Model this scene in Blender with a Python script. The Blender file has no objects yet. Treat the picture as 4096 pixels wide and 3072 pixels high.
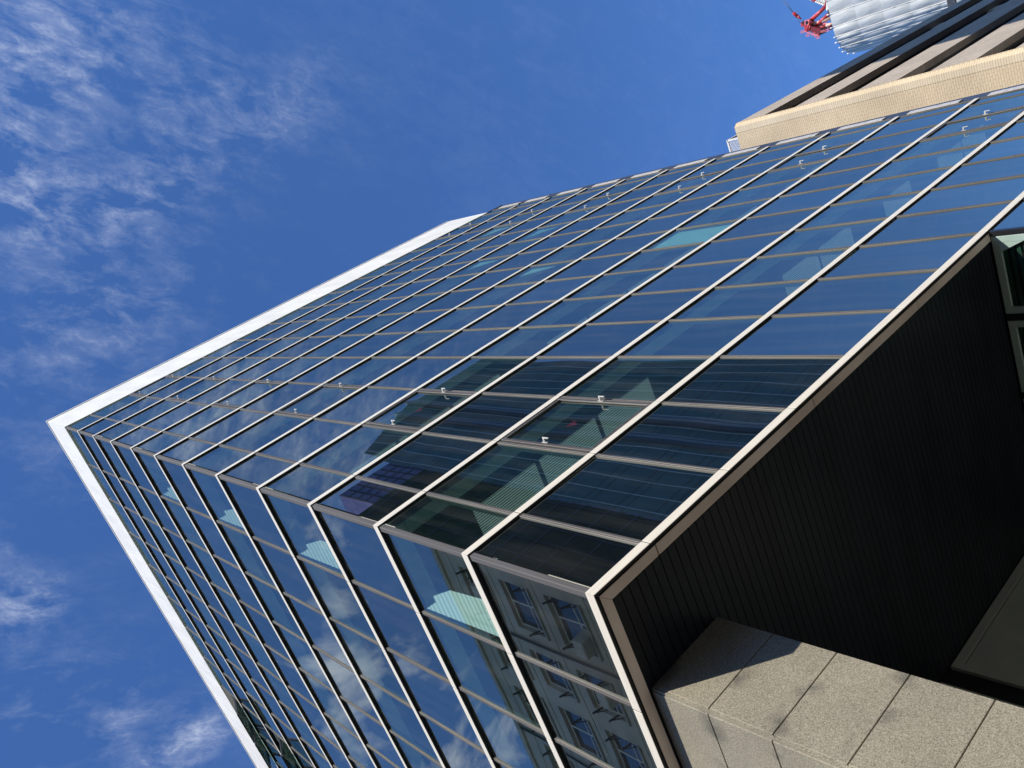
import bpy, bmesh, math, random
from mathutils import Vector, Matrix

random.seed(7)
S = bpy.context.scene
COL = S.collection
OZ = 6.95                                   # height of the lowest white band above the pavement

# ------------------------------------------------------------------ camera
CF = 3408.83
CC = Vector((-3.4614, -4.0102, -5.2987))
CR = [Vector(r) for r in [(0.702696, 0.3592838, -0.6141119), (-0.4715153, 0.8815369, -0.0237904), (0.5328148, 0.3062806, 0.7888603)]]


def ray(px, py):
    v = ((px - 2048) / CF, (py - 1536) / CF, 1.0)
    return (CR[0] * v[0] + CR[1] * v[1] + CR[2] * v[2]).normalized()


def at(px, py, axis, val):
    """point of the place seen at a pixel of the photograph, on the plane axis = val (heights from band level)"""
    r = ray(px, py)
    t = (val - CC[axis]) / r[axis]
    p = CC + r * t
    return Vector((p.x, p.y, p.z + OZ))


cam_data = bpy.data.cameras.new('camera')
cam = bpy.data.objects.new('camera', cam_data)
COL.objects.link(cam)
S.camera = cam
cam_data.sensor_width = 36.0
cam_data.lens = CF / 4096 * 36.0
cam_data.clip_start = 0.05
cam_data.clip_end = 6000
m = Matrix((CR[0], -CR[1], -CR[2])).transposed().to_4x4()
m.translation = CC + Vector((0, 0, OZ))
cam.matrix_world = m


# ------------------------------------------------------------------ mesh helpers
class MB:
    def __init__(self):
        self.bm = bmesh.new()

    def hexa(self, pts, mi=0):
        vs = [self.bm.verts.new(p) for p in pts]
        for q in ((3, 2, 1, 0), (4, 5, 6, 7), (0, 1, 5, 4), (1, 2, 6, 5), (2, 3, 7, 6), (3, 0, 4, 7)):
            f = self.bm.faces.new([vs[i] for i in q])
            f.material_index = mi
        return vs

    def box(self, a, b, mi=0):
        x0, x1 = sorted((a[0], b[0])); y0, y1 = sorted((a[1], b[1])); z0, z1 = sorted((a[2], b[2]))
        return self.hexa([(x0, y0, z0), (x1, y0, z0), (x1, y1, z0), (x0, y1, z0),
                          (x0, y0, z1), (x1, y0, z1), (x1, y1, z1), (x0, y1, z1)], mi)

    def prism(self, outline, vec, mi=0):
        vec = Vector(vec)
        a = [self.bm.verts.new(p) for p in outline]
        b = [self.bm.verts.new(Vector(p) + vec) for p in outline]
        n = len(a)
        fs = [self.bm.faces.new(list(reversed(a))), self.bm.faces.new(b)]
        for i in range(n):
            fs.append(self.bm.faces.new([a[i], a[(i + 1) % n], b[(i + 1) % n], b[i]]))
        for f in fs:
            f.material_index = mi

    def tube(self, p0, p1, r0, r1=None, n=10, mi=0):
        p0, p1 = Vector(p0), Vector(p1)
        r1 = r0 if r1 is None else r1
        d = (p1 - p0).normalized()
        u = d.orthogonal().normalized(); w = d.cross(u)
        ra = [self.bm.verts.new(p0 + (u * math.cos(t) + w * math.sin(t)) * r0) for t in [2 * math.pi * i / n for i in range(n)]]
        rb = [self.bm.verts.new(p1 + (u * math.cos(t) + w * math.sin(t)) * r1) for t in [2 * math.pi * i / n for i in range(n)]]
        self.bm.faces.new(list(reversed(ra))).material_index = mi
        self.bm.faces.new(rb).material_index = mi
        for i in range(n):
            f = self.bm.faces.new([ra[i], ra[(i + 1) % n], rb[(i + 1) % n], rb[i]])
            f.material_index = mi
            f.smooth = True

    def bar(self, p0, p1, w, h=None, mi=0):
        p0, p1 = Vector(p0), Vector(p1)
        h = w if h is None else h
        d = (p1 - p0).normalized()
        up = Vector((0, 0, 1)) if abs(d.z) < .9 else Vector((0, 1, 0))
        u = d.cross(up).normalized() * w / 2
        v = u.normalized().cross(d).normalized() * h / 2
        self.hexa([p0 - u - v, p0 + u - v, p0 + u + v, p0 - u + v, p1 - u - v, p1 + u - v, p1 + u + v, p1 - u + v], mi)

    def build(self, name, mats, parent=None, bevel=0.0, smooth=False):
        bm = self.bm
        if bevel:
            bmesh.ops.bevel(bm, geom=list(bm.edges), offset=bevel, segments=1, affect='EDGES', clamp_overlap=True)
        bmesh.ops.recalc_face_normals(bm, faces=list(bm.faces))
        if parent is not None:
            r = parent
            while r.parent:
                r = r.parent
            bmesh.ops.translate(bm, verts=list(bm.verts), vec=-Vector(r.location))
        if smooth:
            for f in bm.faces:
                f.smooth = True
        me = bpy.data.meshes.new(name)
        bm.to_mesh(me); bm.free()
        for mt in (mats if isinstance(mats, (list, tuple)) else [mats]):
            me.materials.append(mt)
        o = bpy.data.objects.new(name, me)
        COL.objects.link(o)
        if parent is not None:
            o.parent = parent
        return o


def thing(name, label, cat, loc=(0, 0, 0), group=None):
    o = bpy.data.objects.new(name, None)
    COL.objects.link(o)
    o.location = loc
    o.empty_display_size = 0.5
    o['label'] = label
    o['category'] = cat
    if group:
        o['group'] = group
    return o


def structure(o):
    o['kind'] = 'structure'
    return o


# ------------------------------------------------------------------ materials
def mat(name):
    mt = bpy.data.materials.new(name)
    mt.use_nodes = True
    nt = mt.node_tree
    return mt, nt, nt.nodes['Principled BSDF'], nt.nodes['Material Output']


def add(nt, kind, **kw):
    n = nt.nodes.new(kind)
    for k, v in kw.items():
        setattr(n, k, v)
    return n


def ramp(nt, stops):
    r = add(nt, 'ShaderNodeValToRGB')
    cr = r.color_ramp
    cr.elements[0].position = stops[0][0]; cr.elements[0].color = (*stops[0][1], 1)
    cr.elements[1].position = stops[-1][0]; cr.elements[1].color = (*stops[-1][1], 1)
    for p, c in stops[1:-1]:
        e = cr.elements.new(p); e.color = (*c, 1)
    return r


def objco(nt, scale=(1, 1, 1)):
    tc = add(nt, 'ShaderNodeTexCoord')
    mp = add(nt, 'ShaderNodeMapping')
    mp.inputs['Scale'].default_value = scale
    nt.links.new(tc.outputs['Object'], mp.inputs['Vector'])
    return mp.outputs['Vector']


def simple(name, c0, c1=None, rough=0.5, metal=0.0, scale=(3, 3, 3), detail=4, bump=0.0, spec=0.5):
    mt, nt, p, out = mat(name)
    c1 = c1 or tuple(x * 0.82 for x in c0)
    nz = add(nt, 'ShaderNodeTexNoise'); nz.inputs['Scale'].default_value = 1.0; nz.inputs['Detail'].default_value = detail
    nt.links.new(objco(nt, scale), nz.inputs['Vector'])
    r = ramp(nt, [(0.35, c1), (0.62, c0)])
    nt.links.new(nz.outputs['Fac'], r.inputs['Fac'])
    nt.links.new(r.outputs['Color'], p.inputs['Base Color'])
    p.inputs['Roughness'].default_value = rough
    p.inputs['Metallic'].default_value = metal
    p.inputs['Specular IOR Level'].default_value = spec
    if bump:
        b = add(nt, 'ShaderNodeBump'); b.inputs['Strength'].default_value = bump; b.inputs['Distance'].default_value = 0.01
        nt.links.new(nz.outputs['Fac'], b.inputs['Height'])
        nt.links.new(b.outputs['Normal'], p.inputs['Normal'])
    return mt


M = {}
M['white_metal'] = simple('white_metal', (0.83, 0.765, 0.635), (0.77, 0.705, 0.585), 0.42, scale=(1.5, 1.5, 25), detail=5)
M['parapet_white'] = simple('parapet_white', (0.86, 0.83, 0.76), (0.76, 0.735, 0.67), 0.5, scale=(2.2, 2.2, 0.6), detail=9)
M['bronze'] = simple('bronze', (0.135, 0.123, 0.11), (0.075, 0.068, 0.061), 0.5, metal=0.2, scale=(60, 60, 0.8), detail=3)
M['corner_bronze'] = simple('corner_bronze', (0.13, 0.122, 0.115), (0.09, 0.085, 0.08), 0.75, metal=0.0, scale=(60, 60, 0.8), detail=3)
M['gasket'] = simple('gasket', (0.012, 0.012, 0.012), rough=0.7)
M['beige_trim'] = simple('beige_trim', (0.86, 0.74, 0.62), (0.62, 0.51, 0.41), 0.55, scale=(0.9, 0.9, 3), detail=8)
M['soffit_black'] = simple('soffit_black', (0.017, 0.020, 0.027), (0.012, 0.014, 0.019), 0.40, scale=(3, 0.6, 3), spec=0.16)
M['groove_black'] = simple('groove_black', (0.004, 0.004, 0.004), rough=0.9)
M['dark_frame'] = simple('dark_frame', (0.022, 0.022, 0.026), rough=0.35)
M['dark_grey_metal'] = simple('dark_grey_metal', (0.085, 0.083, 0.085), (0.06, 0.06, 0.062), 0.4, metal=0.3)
M['pale_strip'] = simple('pale_strip', (0.72, 0.66, 0.58), (0.5, 0.46, 0.40), 0.35, scale=(2, 2, 9))
M['pale_green'] = simple('pale_green', (0.42, 0.54, 0.48), (0.36, 0.47, 0.42), 0.5)
M['louvre_green'] = simple('louvre_green', (0.22, 0.29, 0.27), rough=0.5)
M['olive_panel'] = simple('olive_panel', (0.46, 0.48, 0.40), (0.41, 0.43, 0.36), 0.55)
M['concrete'] = simple('concrete', (0.36, 0.35, 0.33), (0.28, 0.27, 0.25), 0.85, bump=0.2)
M['floor_pale'] = simple('floor_pale', (0.80, 0.80, 0.77), rough=0.7)
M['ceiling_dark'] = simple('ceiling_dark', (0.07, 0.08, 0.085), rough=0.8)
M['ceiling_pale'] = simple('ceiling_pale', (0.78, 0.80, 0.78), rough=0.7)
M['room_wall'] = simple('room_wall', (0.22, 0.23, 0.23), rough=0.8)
M['blind'] = simple('blind', (0.80, 0.86, 0.86), (0.72, 0.80, 0.80), 0.8, scale=(2, 2, 60))
M['handle_white'] = simple('handle_white', (0.52, 0.51, 0.48), rough=0.3)
M['red_paint'] = simple('red_paint', (0.50, 0.05, 0.055), (0.40, 0.04, 0.045), 0.4)
M['red_film'] = simple('red_film', (0.65, 0.02, 0.06), rough=0.5)
M['pink_paint'] = simple('pink_paint', (0.75, 0.22, 0.24), (0.62, 0.15, 0.17), 0.45)
M['crane_white'] = simple('crane_white', (0.80, 0.78, 0.72), (0.7, 0.66, 0.6), 0.45)
M['crane_cream'] = simple('crane_cream', (0.78, 0.52, 0.40), (0.68, 0.40, 0.30), 0.45)
M['dark_red'] = simple('dark_red', (0.20, 0.018, 0.024), (0.15, 0.015, 0.02), 0.5)
M['cable'] = simple('cable', (0.10, 0.10, 0.11), rough=0.5)
M['asphalt'] = simple('asphalt', (0.055, 0.055, 0.056), (0.04, 0.04, 0.042), 0.9, scale=(6, 6, 6), bump=0.4)
M['paving'] = simple('paving', (0.32, 0.29, 0.25), (0.25, 0.23, 0.20), 0.8, scale=(4, 4, 4), bump=0.3)
M['kerb'] = simple('kerb', (0.33, 0.32, 0.30), rough=0.8)
M['render_beige'] = simple('render_beige', (0.46, 0.42, 0.36), (0.37, 0.34, 0.29), 0.9, scale=(0.5, 0.5, 0.9), detail=7)
M['window_white'] = simple('window_white', (0.75, 0.74, 0.72), rough=0.4)
M['ac_cream'] = simple('ac_cream', (0.5, 0.48, 0.42), (0.42, 0.40, 0.35), 0.5)
M['iron_dark'] = simple('iron_dark', (0.03, 0.03, 0.032), rough=0.6)
M['navy_panel'] = simple('navy_panel', (0.042, 0.125, 0.16), (0.035, 0.10, 0.135), 0.6, scale=(0.6, 0.6, 0.6), spec=0.15)
M['navy_line'] = simple('navy_line', (0.36, 0.45, 0.52), rough=0.4)
M['navy_rib'] = simple('navy_rib', (0.10, 0.15, 0.22), rough=0.4)
M['navy_groove'] = simple('navy_groove', (0.008, 0.018, 0.04), rough=0.5)
M['dark_block'] = simple('dark_block', (0.024, 0.052, 0.046), (0.016, 0.034, 0.030), 0.9, scale=(0.4, 0.4, 0.8), spec=0.0)
M['purple_glass'] = simple('purple_glass', (0.10, 0.085, 0.22), (0.06, 0.055, 0.15), 0.25, scale=(0.4, 0.4, 0.3))
M['roof_grey'] = simple('roof_grey', (0.18, 0.18, 0.18), rough=0.9)
M['bark'] = simple('bark', (0.09, 0.07, 0.055), rough=0.9)


def glass(name, refl, edge, tint, back, opaque):
    """coated facade glass: mirror coat over either a clear tinted sheet or a painted back"""
    mt, nt, p, out = mat(name)
    nt.nodes.remove(p)
    gl = add(nt, 'ShaderNodeBsdfGlossy'); gl.inputs['Roughness'].default_value = 0.004
    gl.inputs['Color'].default_value = (*tint, 1)
    if opaque:
        under = add(nt, 'ShaderNodeBsdfDiffuse'); under.inputs['Color'].default_value = (*back, 1)
    else:
        under = add(nt, 'ShaderNodeBsdfTransparent'); under.inputs['Color'].default_value = (*back, 1)
    lw = add(nt, 'ShaderNodeLayerWeight'); lw.inputs['Blend'].default_value = 0.5
    pw = add(nt, 'ShaderNodeMath', operation='POWER'); pw.inputs[1].default_value = 3.0
    nt.links.new(lw.outputs['Facing'], pw.inputs[0])
    ma = add(nt, 'ShaderNodeMath', operation='MULTIPLY_ADD'); ma.inputs[1].default_value = edge - refl; ma.inputs[2].default_value = refl
    nt.links.new(pw.outputs[0], ma.inputs[0])
    geo = add(nt, 'ShaderNodeNewGeometry')
    inv = add(nt, 'ShaderNodeMath', operation='SUBTRACT'); inv.inputs[0].default_value = 1.0
    nt.links.new(geo.outputs['Backfacing'], inv.inputs[1])
    mu = add(nt, 'ShaderNodeMath', operation='MULTIPLY')
    nt.links.new(ma.outputs[0], mu.inputs[0]); nt.links.new(inv.outputs[0], mu.inputs[1])
    oi = add(nt, 'ShaderNodeObjectInfo')
    vr = add(nt, 'ShaderNodeMath', operation='MULTIPLY_ADD'); vr.inputs[1].default_value = 0.16; vr.inputs[2].default_value = 0.92
    nt.links.new(oi.outputs['Random'], vr.inputs[0])
    mv = add(nt, 'ShaderNodeMath', operation='MULTIPLY'); mv.use_clamp = True
    nt.links.new(mu.outputs[0], mv.inputs[0]); nt.links.new(vr.outputs[0], mv.inputs[1])
    mu = mv
    mx = add(nt, 'ShaderNodeMixShader')
    nt.links.new(mu.outputs[0], mx.inputs[0]); nt.links.new(under.outputs[0], mx.inputs[1]); nt.links.new(gl.outputs[0], mx.inputs[2])
    nz = add(nt, 'ShaderNodeTexNoise'); nz.inputs['Scale'].default_value = 0.55; nz.inputs['Detail'].default_value = 1.0
    nt.links.new(objco(nt, (1, 1, 0.8)), nz.inputs['Vector'])
    b = add(nt, 'ShaderNodeBump'); b.inputs['Strength'].default_value = 0.06; b.inputs['Distance'].default_value = 0.05
    nt.links.new(nz.outputs['Fac'], b.inputs['Height'])
    nt.links.new(b.outputs['Normal'], gl.inputs['Normal'])
    # a thin film of dust, heavier in vertical runs
    dn = add(nt, 'ShaderNodeTexNoise'); dn.inputs['Scale'].default_value = 1.0; dn.inputs['Detail'].default_value = 6
    nt.links.new(objco(nt, (5, 5, 0.5)), dn.inputs['Vector'])
    dr = ramp(nt, [(0.45, (0.004, 0.004, 0.004)), (0.78, (0.045, 0.045, 0.045))]); nt.links.new(dn.outputs['Fac'], dr.inputs['Fac'])
    dd = add(nt, 'ShaderNodeBsdfDiffuse'); dd.inputs['Color'].default_value = (0.42, 0.40, 0.36, 1)
    mx2 = add(nt, 'ShaderNodeMixShader')
    nt.links.new(dr.outputs['Color'], mx2.inputs[0]); nt.links.new(mx.outputs[0], mx2.inputs[1]); nt.links.new(dd.outputs[0], mx2.inputs[2])
    nt.links.new(mx2.outputs[0], out.inputs['Surface'])
    return mt


M['glass_clear'] = glass('glass_clear', 0.36, 0.95, (0.77, 0.825, 0.75), (0.74, 0.92, 0.88), False)
M['glass_painted'] = glass('glass_painted', 0.42, 0.95, (0.77, 0.82, 0.745), (0.006, 0.009, 0.012), True)
M['glass_shop'] = glass('glass_shop', 0.12, 0.9, (0.9, 1.0, 0.97), (0.55, 0.72, 0.66), False)
M['glass_dark'] = glass('glass_dark', 0.055, 0.9, (0.9, 0.95, 1.0), (0.012, 0.018, 0.026), True)


def granite():
    mt, nt, p, out = mat('granite')
    v = objco(nt)
    n1 = add(nt, 'ShaderNodeTexNoise'); n1.inputs['Scale'].default_value = 95; n1.inputs['Detail'].default_value = 6; n1.inputs['Roughness'].default_value = 0.75
    n2 = add(nt, 'ShaderNodeTexNoise'); n2.inputs['Scale'].default_value = 1.6; n2.inputs['Detail'].default_value = 3
    n3 = add(nt, 'ShaderNodeTexNoise'); n3.inputs['Scale'].default_value = 3.1; n3.inputs['Detail'].default_value = 4
    for n in (n1, n2, n3):
        nt.links.new(v, n.inputs['Vector'])
    r1 = ramp(nt, [(0.36, (0.105, 0.094, 0.072)), (0.47, (0.285, 0.258, 0.196)), (0.56, (0.37, 0.338, 0.262)), (0.68, (0.56, 0.53, 0.455))])
    nt.links.new(n1.outputs['Fac'], r1.inputs['Fac'])
    r2 = ramp(nt, [(0.3, (0.86, 0.86, 0.84)), (0.7, (1.05, 1.04, 1.0))])
    nt.links.new(n2.outputs['Fac'], r2.inputs['Fac'])
    mul = add(nt, 'ShaderNodeMix', data_type='RGBA', blend_type='MULTIPLY'); mul.inputs[0].default_value = 1
    nt.links.new(r1.outputs['Color'], mul.inputs[6]); nt.links.new(r2.outputs['Color'], mul.inputs[7])
    # dirt gathered along the horizontal joints, in patches
    sx = add(nt, 'ShaderNodeSeparateXYZ'); nt.links.new(v, sx.inputs[0])
    a = add(nt, 'ShaderNodeMath', operation='ADD'); a.inputs[1].default_value = 20 * 0.628 + 0.128 - OZ
    nt.links.new(sx.outputs['Z'], a.inputs[0])
    mo = add(nt, 'ShaderNodeMath', operation='PINGPONG'); mo.inputs[1].default_value = 0.314
    nt.links.new(a.outputs[0], mo.inputs[0])
    dj = ramp(nt, [(0.0, (1, 1, 1)), (0.16, (0, 0, 0))])
    nt.links.new(mo.outputs[0], dj.inputs['Fac'])
    rs = ramp(nt, [(0.50, (0, 0, 0)), (0.66, (1, 1, 1))])
    nt.links.new(n3.outputs['Fac'], rs.inputs['Fac'])
    mm = add(nt, 'ShaderNodeMath', operation='MULTIPLY'); nt.links.new(dj.outputs['Color'], mm.inputs[0]); nt.links.new(rs.outputs['Color'], mm.inputs[1])
    mm2 = add(nt, 'ShaderNodeMath', operation='MULTIPLY'); mm2.inputs[1].default_value = 0.8; nt.links.new(mm.outputs[0], mm2.inputs[0])
    st = add(nt, 'ShaderNodeMix', data_type='RGBA'); st.inputs[7].default_value = (0.055, 0.055, 0.05, 1)
    nt.links.new(mm2.outputs[0], st.inputs[0]); nt.links.new(mul.outputs[2], st.inputs[6])
    nt.links.new(st.outputs[2], p.inputs['Base Color'])
    p.inputs['Roughness'].default_value = 0.75
    b = add(nt, 'ShaderNodeBump'); b.inputs['Strength'].default_value = 0.35; b.inputs['Distance'].default_value = 0.004
    nt.links.new(n1.outputs['Fac'], b.inputs['Height']); nt.links.new(b.outputs['Normal'], p.inputs['Normal'])
    return mt


M['granite'] = granite()


def brick(name, c1, c2, mortar, swap):
    mt, nt, p, out = mat(name)
    tc = add(nt, 'ShaderNodeTexCoord')
    sx = add(nt, 'ShaderNodeSeparateXYZ'); nt.links.new(tc.outputs['Object'], sx.inputs[0])
    cb = add(nt, 'ShaderNodeCombineXYZ')
    nt.links.new(sx.outputs['Y' if swap else 'X'], cb.inputs[0]); nt.links.new(sx.outputs['Z'], cb.inputs[1])
    bt = add(nt, 'ShaderNodeTexBrick')
    bt.inputs['Scale'].default_value = 1.0
    bt.inputs['Brick Width'].default_value = 0.30; bt.inputs['Row Height'].default_value = 0.105
    bt.inputs['Mortar Size'].default_value = 0.012; bt.inputs['Mortar Smooth'].default_value = 0.3
    bt.inputs['Color1'].default_value = (*c1, 1); bt.inputs['Color2'].default_value = (*c2, 1); bt.inputs['Mortar'].default_value = (*mortar, 1)
    nt.links.new(cb.outputs[0], bt.inputs['Vector'])
    nz = add(nt, 'ShaderNodeTexNoise'); nz.inputs['Scale'].default_value = 0.5; nz.inputs['Detail'].default_value = 5
    nt.links.new(tc.outputs['Object'], nz.inputs['Vector'])
    r = ramp(nt, [(0.3, (0.86, 0.85, 0.83)), (0.7, (1.08, 1.07, 1.05))]); nt.links.new(nz.outputs['Fac'], r.inputs['Fac'])
    mul = add(nt, 'ShaderNodeMix', data_type='RGBA', blend_type='MULTIPLY'); mul.inputs[0].default_value = 1
    nt.links.new(bt.outputs['Color'], mul.inputs[6]); nt.links.new(r.outputs['Color'], mul.inputs[7])
    nt.links.new(mul.outputs[2], p.inputs['Base Color'])
    p.inputs['Roughness'].default_value = 0.85
    b = add(nt, 'ShaderNodeBump'); b.inputs['Strength'].default_value = 0.5; b.inputs['Distance'].default_value = 0.03
    iv = add(nt, 'ShaderNodeMath', operation='SUBTRACT'); iv.inputs[0].default_value = 1; nt.links.new(bt.outputs['Fac'], iv.inputs[1])
    nt.links.new(iv.outputs[0], b.inputs['Height']); nt.links.new(b.outputs['Normal'], p.inputs['Normal'])
    return mt


M['tan_brick'] = brick('tan_brick', (0.63, 0.50, 0.33), (0.59, 0.46, 0.295), (0.48, 0.37, 0.235), True)
M['brown_brick'] = brick('brown_brick', (0.58, 0.50, 0.42), (0.51, 0.435, 0.36), (0.38, 0.32, 0.265), False)


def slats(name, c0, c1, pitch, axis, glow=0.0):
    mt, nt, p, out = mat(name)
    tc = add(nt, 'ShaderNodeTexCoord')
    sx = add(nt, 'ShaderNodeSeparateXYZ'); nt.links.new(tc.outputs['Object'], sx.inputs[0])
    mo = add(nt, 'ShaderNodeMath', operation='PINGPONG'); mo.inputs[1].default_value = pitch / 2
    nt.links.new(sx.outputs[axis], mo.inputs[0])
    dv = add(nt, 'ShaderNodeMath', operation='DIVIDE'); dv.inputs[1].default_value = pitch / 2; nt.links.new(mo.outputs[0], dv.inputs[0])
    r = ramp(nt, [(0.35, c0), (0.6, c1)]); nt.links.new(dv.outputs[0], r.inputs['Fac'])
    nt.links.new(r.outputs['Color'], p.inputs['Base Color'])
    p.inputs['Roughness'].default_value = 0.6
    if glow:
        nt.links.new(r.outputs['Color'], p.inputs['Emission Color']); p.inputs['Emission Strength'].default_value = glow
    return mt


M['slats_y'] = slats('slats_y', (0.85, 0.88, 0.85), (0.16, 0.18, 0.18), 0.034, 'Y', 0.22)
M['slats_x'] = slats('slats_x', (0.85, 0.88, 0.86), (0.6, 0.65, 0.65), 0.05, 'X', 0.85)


def tarp():
    mt, nt, p, out = mat('tarpaulin')
    v = objco(nt)
    nz = add(nt, 'ShaderNodeTexNoise'); nz.inputs['Scale'].default_value = 0.35; nz.inputs['Detail'].default_value = 7
    nt.links.new(v, nz.inputs['Vector'])
    r = ramp(nt, [(0.3, (0.40, 0.42, 0.42)), (0.7, (0.52, 0.535, 0.53))]); nt.links.new(nz.outputs['Fac'], r.inputs['Fac'])
    nt.links.new(r.outputs['Color'], p.inputs['Base Color'])
    p.inputs['Roughness'].default_value = 0.55
    w = add(nt, 'ShaderNodeTexNoise'); w.inputs['Scale'].default_value = 1.0; w.inputs['Detail'].default_value = 3
    nt.links.new(objco(nt, (1.2, 1.2, 0.35)), w.inputs['Vector'])
    b = add(nt, 'ShaderNodeBump'); b.inputs['Strength'].default_value = 0.5; b.inputs['Distance'].default_value = 0.25
    nt.links.new(w.outputs['Fac'], b.inputs['Height']); nt.links.new(b.outputs['Normal'], p.inputs['Normal'])
    return mt


M['tarpaulin'] = tarp()

# ------------------------------------------------------------------ the glass office building
H = [1.86 * i for i in range(12)] + [22.168, 24.849]
XE = 17.4                    # far end of the street front
YE = 24.24                   # depth of the side front
XJ = [0.7734 + 1.2337 * k for k in range(14)]
YJ = [1.2986 + 1.2078 * k for k in range(19)]
GD = {'R': 0.031, 'L': 0.044}     # glass behind the face of the bands
XC = 8.19                    # end of the open ground floor

office = thing('office_building', 'blue glass office block with white floor bands and black soffit filling the photo', 'building', (8, 8, 0))


def fp(side, u, w, z):
    return (u, w, z + OZ) if side == 'R' else (w, u, z + OZ)


def fbox(mb, side, u0, u1, w0, w1, z0, z1, mi=0):
    mb.box(fp(side, u0, w0, z0), fp(side, u1, w1, z1), mi)


def spans(edges, gap):
    return [(a + gap / 2, b - gap / 2) for a, b in zip(edges[:-1], edges[1:])]


ends_R = [XE, XE, XE, XE, XE, XE, XE, XE, XE, XE, 17.25, 17.15]
for i in range(12):
    mb = MB()
    z1 = H[i]; z0 = z1 - 0.108
    g = 0.012
    # mitred corner pieces, then straight lengths with an open joint at every mullion
    a, b = XJ[0] - g / 2, YJ[0] - g / 2
    d = 0.006
    mb.hexa([(0, 0, z0 + OZ), (a, 0, z0 + OZ), (a, d, z0 + OZ), (d, d, z0 + OZ), (0, 0, z1 + OZ), (a, 0, z1 + OZ), (a, d, z1 + OZ), (d, d, z1 + OZ)])
    mb.hexa([(0, 0.003, z0 + OZ), (d, d + 0.003, z0 + OZ), (d, b, z0 + OZ), (0, b, z0 + OZ), (0, 0.003, z1 + OZ), (d, d + 0.003, z1 + OZ), (d, b, z1 + OZ), (0, b, z1 + OZ)])
    for u0, u1 in spans(XJ + [ends_R[i]], g):
        fbox(mb, 'R', u0, u1, 0, d, z0, z1)
    for u0, u1 in spans(YJ + [YE], g):
        fbox(mb, 'L', u0, u1, 0, d, z0, z1)
    fb = mb.build('floor_band', M['white_metal'], office, bevel=0.002)
    bk = MB()
    fbox(bk, 'R', 0.04, ends_R[i], 0.0065, GD['R'] + 0.004, z0 + 0.003, z1 - 0.003); fbox(bk, 'L', 0.05, YE, 0.0065, GD['L'] + 0.004, z0 + 0.003, z1 - 0.003)
    bk.build('gasket', M['gasket'], fb)

# mullions: one vertical part each, broken by the bands
def mullion(side, u, w=0.058, extra=0.0):
    mb = MB()
    for i in range(12):
        z0 = H[i] + 0.004; z1 = (H[i + 1] - 0.108 if i < 11 else H[12]) - 0.006
        q = GD[side] - 0.017
        fbox(mb, side, u - w / 2, u + w / 2, q, 0.10, z0, z1)
        fbox(mb, side, u - w * 0.22, u + w * 0.22, q - 0.007, q - 0.0005, z0 + 0.01, z1 - 0.03)
    return mb.build('mullion', M['bronze'], office, bevel=0.004)


for u in XJ:
    mullion('R', u)
mullion('R', XE - 0.02)
for u in YJ:
    mullion('L', u)
mb = MB()
for i in range(12):
    z0 = H[i] + 0.004 + OZ; z1 = (H[i + 1] - 0.108 if i < 11 else H[12]) - 0.006 + OZ
    mb.prism([(0.018, 0.018, z0), (0.085, 0.018, z0), (0.085, 0.10, z0), (0.10, 0.10, z0), (0.10, 0.085, z0), (0.018, 0.085, z0)][:3] + [(0.085, 0.085, z0), (0.018, 0.085, z0)], (0, 0, z1 - z0))
mb.build('corner_post', M['corner_bronze'], office, bevel=0.005)

# panes --------------------------------------------------------------
edges_R = [0.085] + XJ + [XE - 0.02]
edges_L = [0.085] + YJ + [YE]
open_bays = {('L', 8, 9), ('L', 8, 11), ('L', 9, 11)}
sash_R = (2, 12)
panes = []


def pane_mb(mb, side, u0, u1, z0, z1, rnd):
    t = 0.0016
    a, b = rnd.gauss(0, t), rnd.gauss(0, t)
    uc, zc = (u0 + u1) / 2, (z0 + z1) / 2
    f = lambda u, z, w: fp(side, u, w + a * (u - uc) + b * (z - zc), z)
    w0, w1 = GD[side], GD[side] + 0.012
    mb.hexa([f(u0, z0, w0), f(u1, z0, w0), f(u1, z0, w1), f(u0, z0, w1), f(u0, z1, w0), f(u1, z1, w0), f(u1, z1, w1), f(u0, z1, w1)])


def pix_area(side, u0, u1, z0, z1):
    pts = []
    for u, z in ((u0, z0), (u1, z0), (u1, z1), (u0, z1)):
        v = Vector(fp(side, u, GD[side], z)) - Vector((0, 0, OZ)) - CC
        q = (v.dot(CR[0]), v.dot(CR[1]), v.dot(CR[2]))
        pts.append((2048 + CF * q[0] / q[2], 1536 + CF * q[1] / q[2]))
    ar = 0
    for i in range(4):
        x0, y0 = pts[i]; x1, y1 = pts[(i + 1) % 4]
        ar += x0 * y1 - x1 * y0
    cx = sum(p[0] for p in pts) / 4; cy = sum(p[1] for p in pts) / 4
    vis = -100 < cx < 4200 and -100 < cy < 3172
    return abs(ar) / 2 if vis else 0.0


def handle_mb(mb, side, u, z, w=0.012):
    fbox(mb, side, u - 0.014, u + 0.014, w - 0.012, w + 0.006, z - 0.05, z + 0.05)
    fbox(mb, side, u - 0.009, u + 0.009, w - 0.065, w - 0.0125, z - 0.016, z + 0.016)
    fbox(mb, side, u - 0.010, u + 0.010, w - 0.082, w - 0.0655, z - 0.10, z + 0.016)


def sash_frame_mb(side, u0, u1, z0, z1, w0=0.005, w1=0.028):
    mb = MB()
    s = 0.055
    fbox(mb, side, u0, u0 + s, w0, w1, z0, z1)
    fbox(mb, side, u1 - s, u1, w0, w1, z0, z1)
    fbox(mb, side, u0 + s, u1 - s, w0 + 0.002, w1, z1 - s, z1)
    fbox(mb, side, u0 + s, u1 - s, w0 + 0.002, w1, z0, z0 + s)
    return mb


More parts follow.
